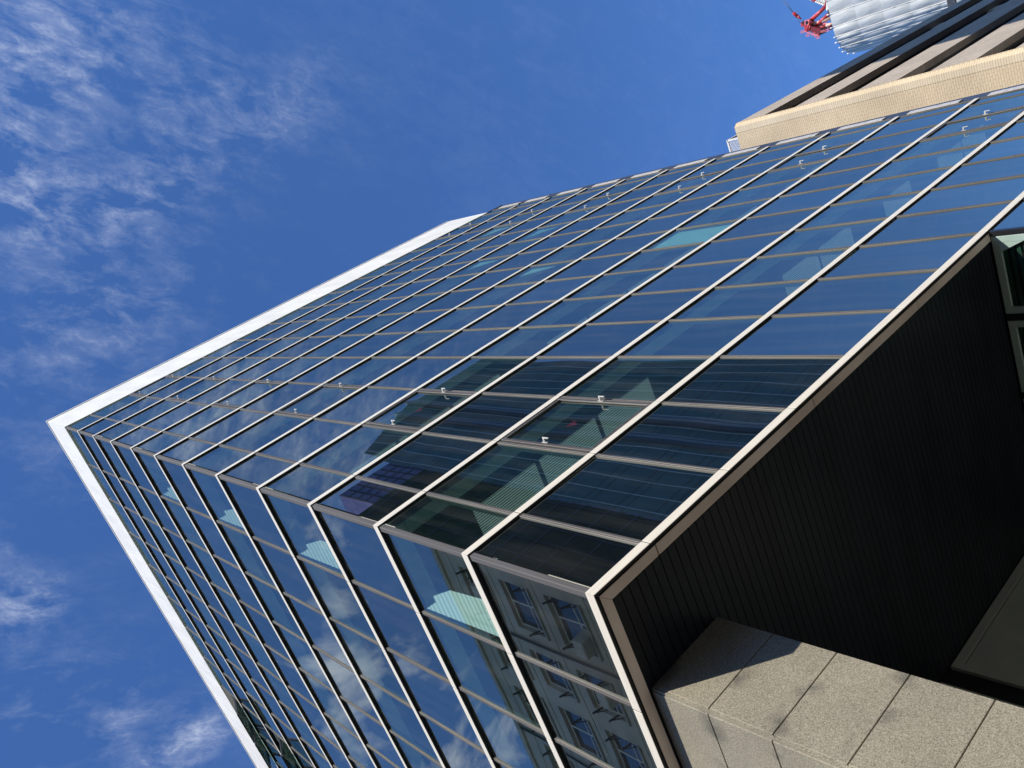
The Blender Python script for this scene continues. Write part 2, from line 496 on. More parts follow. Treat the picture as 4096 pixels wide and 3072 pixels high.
rp = random.Random(3)
for side, edges in (('R', edges_R), ('L', edges_L)):
    for i in range(12):
        z0 = H[i] + 0.002; z1 = (H[i + 1] - 0.108 if i < 11 else H[12]) - 0.002
        for k, (u0, u1) in enumerate(zip(edges[:-1], edges[1:])):
            vision = i % 2 == 1
            if vision and ((side == 'R' and k in sash_R) or (side == 'L' and k in (8,))) and (side, k, i) not in open_bays:
                fr = sash_frame_mb(side, u0 + 0.042, u1 - 0.042, z0 + 0.012, z1 - 0.012).build('opening_window', M['bronze'], office, bevel=0.004)
                p = MB(); pane_mb(p, side, u0 + 0.09, u1 - 0.09, z0 + 0.06, z1 - 0.06, rp); p.build('pane', M['glass_clear'], fr)
                if side == 'R':
                    for hu in (u0 + 0.10, u1 - 0.07):
                        h = MB(); handle_mb(h, side, hu, (z0 + z1) / 2 + 0.02); h.build('handle', M['handle_white'], fr, bevel=0.004)
                    if k == 2:
                        zc = z0 + 0.93; uc = u0 + 0.645
                        t_ = MB(); t_.prism([fp(side, uc - 0.082, 0.060, zc + 0.075), fp(side, uc + 0.082, 0.060, zc + 0.075), fp(side, uc, 0.060, zc - 0.07)], (0, 0.003, 0))
                        t_.build('red_triangle', M['red_film'], fr)
                continue
            if (side, k, i) in open_bays:
                # outward projecting awning sash: slid down and swung out at the bottom
                hh = 1.58
                ang, zb, xb = (math.radians(16), 20.03, -0.283) if i == 11 else (math.radians(20), 16.62, -0.303)
                fr = MB(); gl = MB()
                def sp(u, s, w):      # s up from the bottom edge that stands out, w thickness inward
                    return fp(side, u, xb + s * math.sin(ang) + w * math.cos(ang), zb + s * math.cos(ang) - w * math.sin(ang))
                def sbox(mb, ua, ub, sa, sb, wa, wb):
                    mb.hexa([sp(ua, sa, wa), sp(ub, sa, wa), sp(ub, sa, wb), sp(ua, sa, wb), sp(ua, sb, wa), sp(ub, sb, wa), sp(ub, sb, wb), sp(ua, sb, wb)])
                ua, ub = u0 + 0.045, u1 - 0.045
                sbox(fr, ua, ua + 0.05, 0, hh, 0, 0.04); sbox(fr, ub - 0.05, ub, 0, hh, 0, 0.04)
                sbox(fr, ua + 0.05, ub - 0.05, 0, 0.05, 0.002, 0.04); sbox(fr, ua + 0.05, ub - 0.05, hh - 0.05, hh, 0.002, 0.04)
                f = fr.build('opening_window', M['dark_frame'], office)
                f['label'] = 'window sash swung open'
                sbox(gl, ua + 0.05, ub - 0.05, 0.05, hh - 0.05, 0.014, 0.026)
                gl.build('pane', M['glass_clear'], f)
                st = MB()
                for uu in (ua + 0.02, ub - 0.02):
                    st.bar(sp(uu, hh * 0.25, 0.05), fp(side, uu, 0.06, z0 + hh * 0.35), 0.02)
                st.build('stay', M['dark_frame'], f)
                continue
            panes.append((pix_area(side, u0, u1, z0, z1), vision, side, u0 + 0.03, u1 - 0.03, z0, z1))

for vision, nm, mt in ((True, 'window_pane', 'glass_clear'), (False, 'spandrel_pane', 'glass_painted')):
    sel = sorted([p for p in panes if p[1] == vision], key=lambda p: -p[0])
    for p in sel[:99]:
        mb = MB(); pane_mb(mb, *p[2:], rp); mb.build(nm, M[mt], office)
    if sel[99:]:
        mb = MB()
        for p in sel[99:]:
            pane_mb(mb, *p[2:], rp)
        o = mb.build(nm + 's', M[mt], office)
        o['kind'] = 'stuff'

# parapet -----------------------------------------------------------
mb = MB()
z0, z1 = H[12], H[13]
XP = 17.12
a, b = XJ[0] - 0.004, YJ[0] - 0.004
mb.hexa([(0, 0, z0 + OZ), (a, 0, z0 + OZ), (a, .3, z0 + OZ), (.3, .3, z0 + OZ), (0, 0, z1 + OZ), (a, 0, z1 + OZ), (a, .3, z1 + OZ), (.3, .3, z1 + OZ)])
mb.hexa([(0, 0.003, z0 + OZ), (.3, .303, z0 + OZ), (.3, b, z0 + OZ), (0, b, z0 + OZ), (0, 0.003, z1 + OZ), (.3, .303, z1 + OZ), (.3, b, z1 + OZ), (0, b, z1 + OZ)])
for u0, u1 in spans(XJ + [XP], 0.016):
    fbox(mb, 'R', u0, u1, 0, 0.3, z0, z1)
for u0, u1 in spans(YJ + [YE], 0.016):
    fbox(mb, 'L', u0, u1, 0, 0.3, z0, z1)
mb.build('parapet', M['parapet_white'], office)
mb = MB()
fbox(mb, 'R', 0.02, XP, 0.02, 0.3, z1, z1 + 0.09); fbox(mb, 'L', 0.301, YE, 0.02, 0.3, z1, z1 + 0.09)
mb.build('shadow_gap', M['gasket'], office)
mb = MB()
fbox(mb, 'R', -0.012, XP, -0.012, 0.32, z1 + 0.09, z1 + 0.19); fbox(mb, 'L', 0.322, YE, -0.012, 0.32, z1 + 0.09, z1 + 0.19)
mb.build('coping', M['parapet_white'], office)

# end strip at the far edge of the street front ----------------------
mb = MB()
fbox(mb, 'R', XE + 0.03, 17.98, 0.03, 1.2, 0.0, H[12] + 0.05)
fbox(mb, 'R', XP + 0.01, 18.0, 0.01, 1.2, H[12] + 0.055, H[12] + 0.16)
mb.build('end_pier', M['dark_grey_metal'], office)
for i in range(12):
    mb = MB()
    zt = H[i + 1] - 0.25 if i < 11 else H[12] - 0.3
    fbox(mb, 'R', XE + 0.06, XE + 0.30, 0.005, 0.029, zt - 1.22, zt)
    mb.build('end_pier_panel', M['pale_strip'], office)

# inside ------------------------------------------------------------
for i in range(0, 13, 2):
    zc = (H[i] if i < 12 else H[12]) - 0.16
    mb = MB()
    mb.box((0.16, 0.16, zc + (0.03 if i else 0.25) + OZ), (XE, YE, zc + 0.95 + OZ)) if i < 12 else mb.box((0.31, 0.31, zc + 0.03 + OZ), (XE, YE, zc + 0.4 + OZ))
    mb.build('floor_slab', M['floor_pale'] if i < 12 else M['roof_grey'], office)
    if i == 0:
        continue
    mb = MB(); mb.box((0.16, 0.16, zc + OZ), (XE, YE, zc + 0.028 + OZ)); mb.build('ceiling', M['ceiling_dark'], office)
    mb = MB()
    mb.box((0.31, 0.12, zc - 0.012 + OZ), (XE - .1, 0.30, zc - 0.002 + OZ))
    mb.box((0.10, 0.12, zc - 0.013 + OZ), (0.30, YE - .1, zc - 0.002 + OZ))
    mb.build('curtain_box', M['ceiling_pale'], office)
    for k, u in enumerate([0.2] + XJ[:-1]):
        if k == 0 or rp.random() < 0.22:
            continue
        mb = MB()
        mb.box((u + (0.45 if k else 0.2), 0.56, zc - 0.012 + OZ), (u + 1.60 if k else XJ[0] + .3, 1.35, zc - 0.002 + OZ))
        mb.build('glow_slat_panel', M['slats_y'], office)  # ceiling slats, no lamps; added glow stands in for bounced daylight
    if i > 8:
        continue
    mb = MB()
    q = zc + OZ
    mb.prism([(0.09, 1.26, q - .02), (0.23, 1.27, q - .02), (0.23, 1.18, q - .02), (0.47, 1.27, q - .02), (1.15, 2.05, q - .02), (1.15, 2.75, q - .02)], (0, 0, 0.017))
    mb.build('glow_ledge', M['slats_x'], office)  # ribbed ledge, no lamp; its added glow stands in for sunlight
mb = MB()
mb.box((4.6, 4.6, OZ + 0.8), (XE - .05, YE - .05, OZ + H[12] - .3))
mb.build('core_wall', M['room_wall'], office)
mb = MB()
mb.box((XE, 1.25, OZ), (18.0, YE, OZ + H[12])); mb.box((0.2, YE + .02, 0), (18.0, YE + .3, OZ + H[12]))
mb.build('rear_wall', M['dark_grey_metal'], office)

# a closed blind, and the sunlit wedges of others cut as shapes
mb = MB(); fbox(mb, 'R', XJ[7] + 0.04, XJ[8] - 0.04, 0.09, 0.10, H[3] + 0.02, H[4] - 0.12)
mb.build('roller_blind', M['blind'], office)['label'] = 'closed pale blind'
for k, i, s in ((9, 7, 0.62), (7, 7, 0.45), (6, 5, 0.4), (10, 9, 0.6)):
    mb = MB()
    u1 = XJ[k + 1] - 0.05; zb = H[i] + 0.03
    mb.prism([fp('R', u1 - s * 1.1, 0.09, zb + 1.62), fp('R', u1, 0.09, zb + 1.62), fp('R', u1, 0.09, zb + 0.75), fp('R', u1 - s * .15, 0.09, zb + 0.85)], (0, 0.01, 0))
    mb.build('roller_blind', M['blind'], office)['label'] = 'sunlit part of a pale blind, shaped as a wedge'

# soffit ---------------------------------------------------------------
mb = MB()
zs = -0.118
y1s = 4.70
n = int((XC - 0.16) / 0.11)
for k in range(n + 1):
    x0 = 0.162 + k * 0.11; x1 = min(x0 + 0.099, XC - 0.06)
    if x1 - x0 < 0.02:
        continue
    mb.box((x0, 0.17, zs + 0.006 + OZ), (x1, y1s, zs + 0.03 + OZ), 0)
mb.box((0.16, 0.165, zs + 0.031 + OZ), (XC - 0.05, y1s, zs + 0.06 + OZ), 1)
mb.build('soffit', [M['soffit_black'], M['groove_black']], office)
mb = MB()
e = [0.0] + XJ[:7]
tj = [0.045, XJ[0] + 0.04, XJ[2] + 0.3, XJ[4] + .3, XC]
z0 = zs + OZ; z1 = zs + 0.05 + OZ
mb.hexa([(0.043, 0.043, z0), (tj[1] - .006, 0.043, z0), (tj[1] - .006, 0.158, z0), (0.158, 0.158, z0), (0.043, 0.043, z1), (tj[1] - .006, 0.043, z1), (tj[1] - .006, 0.158, z1), (0.158, 0.158, z1)])
mb.hexa([(0.043, 0.046, z0), (0.158, 0.161, z0), (0.158, 5.0, z0), (0.043, 5.0, z0), (0.043, 0.046, z1), (0.158, 0.161, z1), (0.158, 5.0, z1), (0.043, 5.0, z1)])
mb.box((0.043, 5.01, z0), (0.158, YE, z1))
for u0, u1 in spans(tj[1:], 0.012):
    mb.box((u0, 0.043, z0), (u1, 0.158, z1))
mb.build('soffit_trim', M['beige_trim'], office, bevel=0.003)
mb = MB()
fbox(mb, 'R', 0.045, XC, 0.040, 0.0425, -0.116, -0.05); fbox(mb, 'L', 0.045, YE, 0.040, 0.0425, -0.116, -0.05)
mb.build('shadow_gap', M['gasket'], office)

# granite pier and side wall ---------------------------------------------
mb = MB()
zt = zs + OZ - 0.004
zj = [zt] + [OZ - 0.750 - 0.628 * k for k in range(10)] + [0.0]
for a, b in zip(zj[:-1], zj[1:]):
    if a - b < 0.05:
        continue
    top = a - (0.004 if a != zt else 0.0); bot = b + 0.004
    mb.box((0.216, 1.155, bot), (1.212, 1.60, top))
    mb.box((0.181, 1.195, bot), (0.214, 5.9, top))
    mb.box((0.181, 5.908, bot), (0.214, 10.8, top))
    mb.box((0.181, 10.808, bot), (0.214, YE, top))
mb.build('granite_cladding', M['granite'], office, bevel=0.004)
mb = MB()
mb.box((0.190, 1.164, 0), (0.2135, 1.193, zt - 0.001))
mb.box((0.215, 1.61, 0), (1.20, 6.0, zt - 0.002)); mb.box((0.2145, 6.01, 0), (1.20, YE, zt - 0.002))
mb.build('granite_core', M['granite'], office)

# recessed ground floor front ----------------------------------------------
mb = MB()
mb.box((1.22, 4.76, 0), (XC + 1.5, 5.0, OZ - 0.05))
mb.build('recessed_wall', M['dark_frame'], office)
for u0, u1 in ((1.35, 4.44), (4.75, 7.95)):
    fr = MB(); zt = OZ - 0.13
    fr.box((u0, 4.70, zt - 0.115), (u1, 4.755, zt)); fr.box((u0, 4.70, 0.1), (u0 + 0.09, 4.755, zt - 0.117)); fr.box((u1 - 0.09, 4.70, 0.1), (u1, 4.755, zt - 0.117))
    f = fr.build('shopfront_frame', M['olive_panel'], office)
    pn = MB(); pn.box((u0 + 0.10, 4.715, 0.1), (u1 - 0.10, 4.75, zt - 0.135)); pn.build('panel', M['olive_panel'], f)

# return wall with pale green windows ------------------------------------------
mb = MB()
mb.box((XC + 0.05, 0.11, 0), (XC + 0.09, 4.75, OZ - 0.02))
mb.build('return_wall', M['dark_frame'], office)
for k, (y0, y1) in enumerate(((0.10, 1.25), (1.36, 2.49), (2.60, 3.62), (3.73, 4.66))):
    zt = OZ - 0.125; zb = 3.6
    fr = MB(); s = 0.10
    x0, x1 = XC - 0.01, XC + 0.045
    fr.box((x0, y0, zb), (x1, y0 + s, zt)); fr.box((x0, y1 - s, zb), (x1, y1, zt))
    fr.box((x0 + .002, y0 + s, zt - s), (x1, y1 - s, zt)); fr.box((x0 + .002, y0 + s, zb), (x1, y1 - s, zb + s))
    if k == 0:
        fr.prism([(x0 + .004, y0 + s, zt - s), (x0 + .004, y0 + s + 0.13, zt - s), (x0 + .004, y0 + s, zt - s - 0.3)], (0.03, 0, 0))
    f = fr.build('side_window', M['pale_green'], office, bevel=0.006)
    g = MB(); g.box((XC + 0.022, y0 + s - .005, zb + s - .005), (XC + 0.028, y1 - s + .005, zt - s + .005)); g.build('pane', M['glass_shop'], f)
    lv = MB()
    z = zt - s - 0.06
    while z > zb + s + .05:
        lv.hexa([(XC + 0.034, y0 + s, z), (XC + 0.034, y1 - s, z), (XC + 0.046, y1 - s, z + .05), (XC + 0.046, y0 + s, z + .05),
                 (XC + 0.034, y0 + s, z + .006), (XC + 0.034, y1 - s, z + .006), (XC + 0.046, y1 - s, z + .056), (XC + 0.046, y0 + s, z + .056)])
        z -= 0.085
    lv.build('louvre', M['louvre_green'], f)
mb = MB()
for y in (1.26, 2.50, 3.63):
    mb.box((XC - 0.02, y, 0), (XC + 0.048, y + 0.09, OZ - 0.12))
mb.box((XC - 0.02, 0.02, 0), (XC + 0.048, 0.085, OZ - 0.115))
mb.build('side_post', M['dark_frame'], office)
# glazing under the band to the right of the open ground floor
mb = MB()
edges = [XC + 0.05] + [XJ[k] for k in range(7, 14)] + [XE]
for k, (u0, u1) in enumerate(zip(edges[:-1], edges[1:])):
    for z0, z1 in ((-6.9, -3.8), (-3.75, -1.95), (-1.9, -0.115)):
        g = MB(); pane_mb(g, 'R', u0 + 0.02, u1 - 0.02, z0, z1, rp); g.build('shopfront_pane', M['glass_painted'], office)
for u in edges[1:]:
    fbox(mb, 'R', u - 0.03, u + 0.03, 0.012, 0.06, -6.95, -0.112)
mb.build('shopfront_mullion', M['dark_frame'], office)

# ------------------------------------------------------------------ brick tower
TX, TY = 35.76, 2.0
TZ = 23.75 + OZ
tower = thing('brick_tower', 'tan brick tower block with dark recessed floors rising behind the glass facade', 'building', (TX + 10, TY + 8, 0))
mb = MB()
mb.prism([(TX, TY + 0.16, 0), (TX, TY + 11.0, 0), (TX + 0.5, TY + 11.0, 0), (TX + 0.5, TY, 0), (TX + 0.26, TY, 0)], (0, 0, TZ))
mb.build('end_wall', M['tan_brick'], tower)
M['soldier_brick'] = brick('soldier_brick', (0.68, 0.56, 0.39), (0.64, 0.52, 0.355), (0.5, 0.40, 0.27), True)
for nd in M['soldier_brick'].node_tree.nodes:
    if nd.type == 'TEX_BRICK':
        nd.inputs['Brick Width'].default_value = 2.0; nd.inputs['Row Height'].default_value = 0.105
mb = MB()
mb.prism([(TX - 0.012, TY + 0.15, 0), (TX - 0.012, TY + 0.46, 0), (TX + 0.0, TY + 0.46, 0), (TX, TY + 0.155, 0), (TX + 0.25, TY - 0.003, 0), (TX + 0.24, TY - 0.012, 0)], (0, 0, TZ))
mb.build('corner_trim', M['soldier_brick'], tower)
W = 42.0
bands = [(0, -1.52), (-3.36, -4.98), (-6.78, -8.72), (-10.25, -12.2), (-13.75, -15.7), (-17.3, -19.2), (-20.8, -22.7)]
for t, b in bands:
    mb = MB(); mb.box((TX + 0.502, TY + 0.012, TZ + b), (TX + W, TY + 0.35, TZ + t)); mb.build('spandrel', M['brown_brick'], tower)
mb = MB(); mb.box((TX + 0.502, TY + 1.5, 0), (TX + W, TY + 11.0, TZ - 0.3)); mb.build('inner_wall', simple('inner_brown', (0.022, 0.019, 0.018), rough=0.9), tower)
for k, (t, b) in enumerate(bands):
    mb = MB(); mb.box((TX + 0.503, TY + 0.351, TZ + b + 0.02), (TX + W, TY + 1.49, TZ + b + 0.3)); mb.build('gallery_slab', M['dark_frame'], tower)
for k in (0, 1, 2, 3):
    for x in ((15.6, 17.0), (33, 34.5)):
        mb = MB(); mb.box((TX + x[0] + k * .02 + 4.6, TY + 0.36, TZ + bands[k + 1][0]), (TX + x[1] + 4.6, TY + 1.49, TZ + bands[k][1] - .01)); mb.build('gallery_pier', M['brown_brick'], tower)
for k in (2, 3, 4):
    t = bands[k][1]; b = bands[k + 1][0]
    x = 5.2 if k == 2 else 1.2
    while x < 34:
        wn = MB()
        wn.box((TX + x, TY + 0.60, TZ + b), (TX + x + 1.5, TY + 0.66, TZ + t - 0.25))
        w = wn.build('window', M['glass_dark'], tower)
        fr = MB()
        for xx in (x - 0.05, x + 0.72, x + 1.45):
            fr.box((TX + xx, TY + 0.57, TZ + b), (TX + xx + 0.1, TY + 0.597, TZ + t - 0.25))
        fr.box((TX + x + .06, TY + 0.575, TZ + t - 0.72), (TX + x + 1.44, TY + 0.597, TZ + t - 0.45))
        fr.build('frame', M['concrete'], w)
        x += 2.1
    mb = MB(); mb.box((TX + 4.9, TY + 0.67, TZ + b - .2), (TX + 36, TY + 1.48, TZ + t)); mb.build('window_wall', M['dark_block'], tower)
for k in (1, 2, 3):
    t = bands[k + 1][0]
    mb = MB(); mb.box((TX + 0.9 + .25 * k, TY + 0.36, TZ + t + 0.002), (TX + 3.4, TY + 0.9, TZ + t + 0.16)); mb.build('sill_box', M['ceiling_pale'], tower)
# mesh guard on the roof
mb = MB()
fy0, fy1, fz0, fz1 = TY + 0.9, TY + 3.6, TZ + 0.05, TZ + 1.35
fx = TX + 0.9
for y in (fy0, fy1):
    mb.bar((fx, y, fz0 - .1), (fx, y, fz1), 0.09)
mb.bar((fx, fy0 - .045, fz1), (fx, fy1 + .045, fz1), 0.09); mb.bar((fx, fy0, fz0), (fx, fy1, fz0), 0.07)
mb.bar((fx, fy0, fz1), (fx + 3, fy0, fz1), 0.09); mb.bar((fx + 3, fy0, fz0 - .1), (fx + 3, fy0, fz1), 0.09)
y = -1.3
while y < 2.7:
    for s in (1, -1):
        y0, y1 = (y, y + 1.3) if s > 0 else (y + 1.3, y)
        a, b = (y0, 0.0), (y1, 1.3)
        pts = []
        for q in range(21):
            yy = a[0] + (b[0] - a[0]) * q / 20; zz = 1.3 * q / 20
            if 0 <= yy <= 2.7:
                pts.append((yy, zz))
        if len(pts) > 1:
            mb.bar((fx, fy0 + pts[0][0], fz0 + pts[0][1]), (fx, fy0 + pts[-1][0], fz0 + pts[-1][1]), 0.022)
    y += 0.13
mb.build('roof_guard', M['crane_white'], tower)

# ------------------------------------------------------------------ wrapped building and crane
WT = 60 + OZ
wrap = thing('wrapped_building', 'building shrouded in grey sheeting on scaffolding beneath the red crane', 'building', (125, -8, 0))
plan = [(133, 9.4), (118, 9.0), (115.0, 8.75), (113.4, 8.4), (112.4, 7.85), (111.8, 7.15), (111.35, 6.35), (111.1, 5.6), (111.0, 4.3), (111.0, 2.55), (111.0, 0.8), (111.0, -0.95), (111.0, -2.7), (111.4, -3.2), (133, -3.4)]
mb = MB()
bmw = mb.bm
nz_ = 30
rows = []
zs_ = [WT - 1.75 * 2 * j / 4 for j in range(0, 72)]
rw = random.Random(5)
cols = []
for s in range(len(plan) - 1):
    a, b = Vector((*plan[s], 0)), Vector((*plan[s + 1], 0))
    nseg = 6 if (b - a).length < 4 else 3
    nrm = Vector(((b - a).y, -(b - a).x, 0)).normalized()
    if nrm.dot(((a + b) / 2) - Vector((122, 3, 0))) < 0:
        nrm = -nrm
    for q in range(nseg + (1 if s == len(plan) - 2 else 0)):
        cols.append((s, a + (b - a) * q / nseg, q / nseg, nrm, (b - a).length))
grid = []
amp = {}
for ci, (s, p, t, nrm, ln) in enumerate(cols):
    col = []
    for j, z in enumerate(zs_):
        key = (s, j // 4)
        if key not in amp:
            amp[key] = rw.uniform(0.16, 0.36)
        ph = (j % 4) / 4
        bul = amp[key] * math.sin(math.pi * t) * (0.25 + 0.75 * math.sin(math.pi * ph)) if ln < 4 else 0
        q = p + nrm * (bul + rw.uniform(-0.015, 0.015))
        col.append(bmw.verts.new((q.x, q.y, z + (rw.uniform(-.05, .05) if j else 0))))
    grid.append(col)
for c_ in range(len(grid) - 1):
    for j in range(len(zs_) - 1):
        f = bmw.faces.new([grid[c_][j], grid[c_ + 1][j], grid[c_ + 1][j + 1], grid[c_][j + 1]])
        f.smooth = cols[c_][4] < 4
for e_ in bmw.edges:
    p_, q_ = e_.verts
    vert = abs(p_.co.x - q_.co.x) + abs(p_.co.y - q_.co.y) < 0.06
    if vert and any((p_.co.xy - Vector(pl)).length < 0.08 for pl in plan):
        e_.smooth = False
for col in grid:
    pass
for c_ in range(len(grid) - 1):
    for j in range(0, len(zs_), 4):
        e_ = bmw.edges.get((grid[c_][j], grid[c_ + 1][j]))
        if e_:
            e_.smooth = False
mb.build('sheeting', M['tarpaulin'], wrap)
mb = MB(); mb.prism([(x + (0.4 if x < 115 else -.2), y - (.5 if y > 0 else -.3), 0) for x, y in plan], (0, 0, WT - 0.4)); mb.build('building_shell', M['concrete'], wrap)
mb = MB()
for s in range(2, 13):
    x, y = plan[s]
    d = Vector((x - 122, y + 2, 0)).normalized() * 0.12
    mb.tube((x + d.x, y + d.y, 20), (x + d.x, y + d.y, WT + 0.0), 0.03, n=6)
    mb.tube((x + d.x, y + d.y, WT), (x + d.x, y + d.y, WT + rw.uniform(.2, .4)), 0.085, n=8)
mb.build('scaffold_pole', M['crane_white'], wrap)
mb = MB()
for s in range(2, 12):
    for k in range(10):
        if rw.random() < 0.45:
            a = Vector((*plan[s], 0)); b = Vector((*plan[s + 1], 0)); z = WT - 1.2 - 3.5 * k
            t0 = rw.uniform(0.05, .3); t1 = t0 + rw.uniform(.1, .5)
            nrm = Vector((a.x - 122, a.y + 2, 0)).normalized() * 0.16
            mb.bar(a + (b - a) * 0.03 + nrm + Vector((0, 0, z)), a + (b - a) * 0.03 + nrm + Vector((0, 0, z - rw.uniform(.5, 1.8))), 0.09)
mb.build('sheet_tie', M['crane_white'], wrap)
# lower sheet with an open gap above it
pb = MB(); pa = at(3836, 46, 0, 110.4); pc = at(4096, 0, 0, 110.4)
mb = MB(); mb.box((110.2, -3.0, 8), (110.6, pa.y + 0.1, pa.z)); mb.build('lower_sheet', M['tarpaulin'], wrap)
mb = MB(); mb.box((110.1, -3.0, pa.z + 0.05), (110.9, pa.y + 0.15, pa.z + 1.0)); mb.build('sheet_gap', M['dark_grey_metal'], wrap)
q = at(3880, 8, 0, 110.19)
mb = MB(); mb.box((110.15, q.y - 0.28, q.z - 0.8), (110.199, q.y + 0.5, q.z + 0.1)); mb.build('sheet_opening', M['dark_grey_metal'], wrap)

CX = 119.0
crane = thing('tower_crane', 'red and white tower crane above the grey sheeted building', 'crane', (CX + 2, 2, 0))


def cp(x, y, dx=0.0):
    return at(3120 + x / 5.53, y / 5.53, 0, CX + dx)


mb = MB()
deck = [cp(650, 575), cp(895, 640), cp(860, 795), cp(640, 680)]
mb.prism(deck, (2.2, 0, 0)); mb.build('counterweight', M['dark_red'], crane)
mb = MB()
mb.prism([cp(530, 560), cp(640, 545), cp(665, 600), cp(640, 690), cp(545, 690)], (2.0, 0, 0))
mb.tube(cp(600, 690), cp(660, 470), 0.16); mb.tube(cp(640, 690), cp(670, 560), 0.12)
mb.build('slewing_deck', M['red_paint'], crane)
mb = MB()
c4 = [cp(545, 460), cp(620, 435), cp(635, 540), cp(550, 560)]
mb.prism([cp(540, 455), cp(640, 425), cp(655, 545), cp(545, 565)], (0.15, 0, 0)); mb.prism([cp(600, 437), cp(645, 425), cp(660, 545), cp(620, 552)], (1.4, 0, 0))
cab = mb.build('cab', M['pink_paint'], crane)
mb = MB(); mb.prism([cp(560, 470, -.05), cp(605, 456, -.05), cp(612, 530, -.05), cp(566, 545, -.05)], (0.04, 0, 0)); mb.build('window', M['glass_dark'], cab)
for (a, b, r, mt) in (((1015, 140), (665, 480), .26, 'red_paint'), ((1000, 130), (650, 440), .10, 'pink_paint'), ((1085, 310), (775, 590), .26, 'red_paint'), ((1060, 300), (890, 455), .10, 'pink_paint'),
                      ((1125, 400), (725, 540), .22, 'crane_cream'), ((1185, 515), (1025, 565), .22, 'crane_cream'), ((1025, 565), (825, 632), .17, 'red_paint'), ((890, 605), (825, 632), .22, 'crane_cream')):
    mb = MB(); mb.tube(cp(*a, 0.9), cp(*b, 0.9), r); mb.build('strut', M[mt], crane)
mb = MB()
for a, b in (((1060, 450), (945, 525)), ((945, 525), (1130, 520)), ((900, 500), (1010, 565)), ((840, 560), (940, 520)), ((1000, 420), (1040, 460))):
    mb.tube(cp(*a, 1.0), cp(*b, 1.0), 0.07, n=6)
mb.build('brace', M['pink_paint'], crane)
mb = MB(); mb.prism([cp(1030, -30), cp(1125, -30), cp(1140, 185), cp(1035, 240), cp(1015, 215)], (2, 0, 0)); hs_ = mb.build('machine_house', M['crane_white'], crane)
mb = MB(); mb.prism([cp(1042, 235), cp(1140, 190), cp(1140, 300), cp(1095, 300)], (1.8, 0, 0)); mb.build('underside', M['dark_grey_metal'], hs_)
mb = MB(); mb.prism([cp(1045, 215, -.06), cp(1090, 200, -.06), cp(1092, 220, -.06), cp(1048, 240, -.06)], (.05, 0, 0)); mb.build('vent', M['dark_grey_metal'], hs_)
# luffing jib going up out of the frame
mb = MB()
c0 = [(1025, 105), (1010, -10)]
tip = [(-250, -560), (-290, -690)]
n = 26
up, lo, up2, lo2 = [], [], [], []
for k in range(n + 1):
    t = k / n
    up.append(cp(1010 + (430 - 1010) * t * 2.2, 60 + (-90 - 60) * t * 2.2, 0.3) if False else cp(1020 - 640 * t * 1.6, 135 - 275 * t * 1.6, 0.2))
    lo.append(cp(1040 - 640 * t * 1.6, 20 - 275 * t * 1.6, 0.2))
    up2.append(up[-1] + Vector((1.8, 0, 0))); lo2.append(lo[-1] + Vector((1.8, 0, 0)))
mbr = MB()
for ch in (up, lo, up2, lo2):
    for k in range(n):
        tgt = mbr if (k % 9) in (6, 7, 0) else mb
        tgt.tube(ch[k], ch[k + 1], 0.13, n=6)
for k in range(n):
    tgt = mbr if (k % 9) in (6, 7, 0) else mb
    tgt.tube(up[k], lo[k + 1], 0.07, n=5); tgt.tube(lo[k], up[k], 0.07, n=5)
    tgt.tube(up2[k], lo2[k + 1], 0.07, n=5); tgt.tube(up[k], up2[k], 0.06, n=5); tgt.tube(lo[k], lo2[k + 1], 0.06, n=5)
jib = mb.build('jib', M['crane_white'], crane)
mbr.build('jib_section', M['red_paint'], jib)
mb = MB()
for a, b in (((520, 480), (455, 400)), ((340, 370), (450, 510)), ((290, 285), (60, 20)), ((300, 280), (100, 0)), ((545, 500), (465, 415))):
    mb.tube(cp(*a, .5), cp(*b, .5), 0.03, n=5)
mb.build('cable', M['cable'], crane)
mb = MB()
mb.tube(cp(290, 285, .5), cp(390, 365, .5), 0.20, 0.26); mb.tube(cp(385, 355, .5), cp(465, 420, .5), 0.24, 0.08)
mb.tube(cp(330, 300, .2), cp(330, 330, 1.0), 0.22)
mb.build('hook_block', M['red_paint'], crane)
mb = MB(); mb.prism([cp(455, 500), cp(530, 555), cp(500, 605), cp(465, 580)], (1.2, 0, 0)); mb.build('winch', M['red_paint'], crane)
mb = MB()
for x, y in ((460, 665), (575, 740), (700, 720), (760, 750), (800, 790)):
    for k in range(3):
        mb.bar(cp(x + k * 35, y + 22 - 8 * k), cp(x + 8 + k * 35, y + 74 - 8 * k), 0.045)
    for s in (0, 30, 62):
        mb.bar(cp(x - 6, y + 22 + s * .8), cp(x + 85, y + s * .8), 0.05)
mb.bar(cp(545, 690), cp(870, 800), 0.12); mb.bar(cp(890, 690), cp(1095, 640), 0.08); mb.bar(cp(900, 715), cp(1095, 680), 0.06)
for x in range(900, 1090, 38):
    mb.bar(cp(x, 690 - (x - 890) * .24), cp(x + 3, 720 - (x - 890) * .24), 0.05)
mb.build('railing', M['pink_paint'], crane)
mb = MB(); mb.prism([cp(1060, 590), cp(1090, 580), cp(1105, 670), cp(1068, 660)], (.8, 0, 0)); mb.build('cabinet', M['dark_red'], crane)
mb = MB()
for dx, dy in ((0, 0), (2, 0), (0, 2), (2, 2)):
    mb.tube((CX + 4 + dx, 1 + dy, 0), (CX + 4 + dx, 1 + dy, WT + 1.0), 0.12, n=6)
mb.build('mast', M['red_paint'], crane)

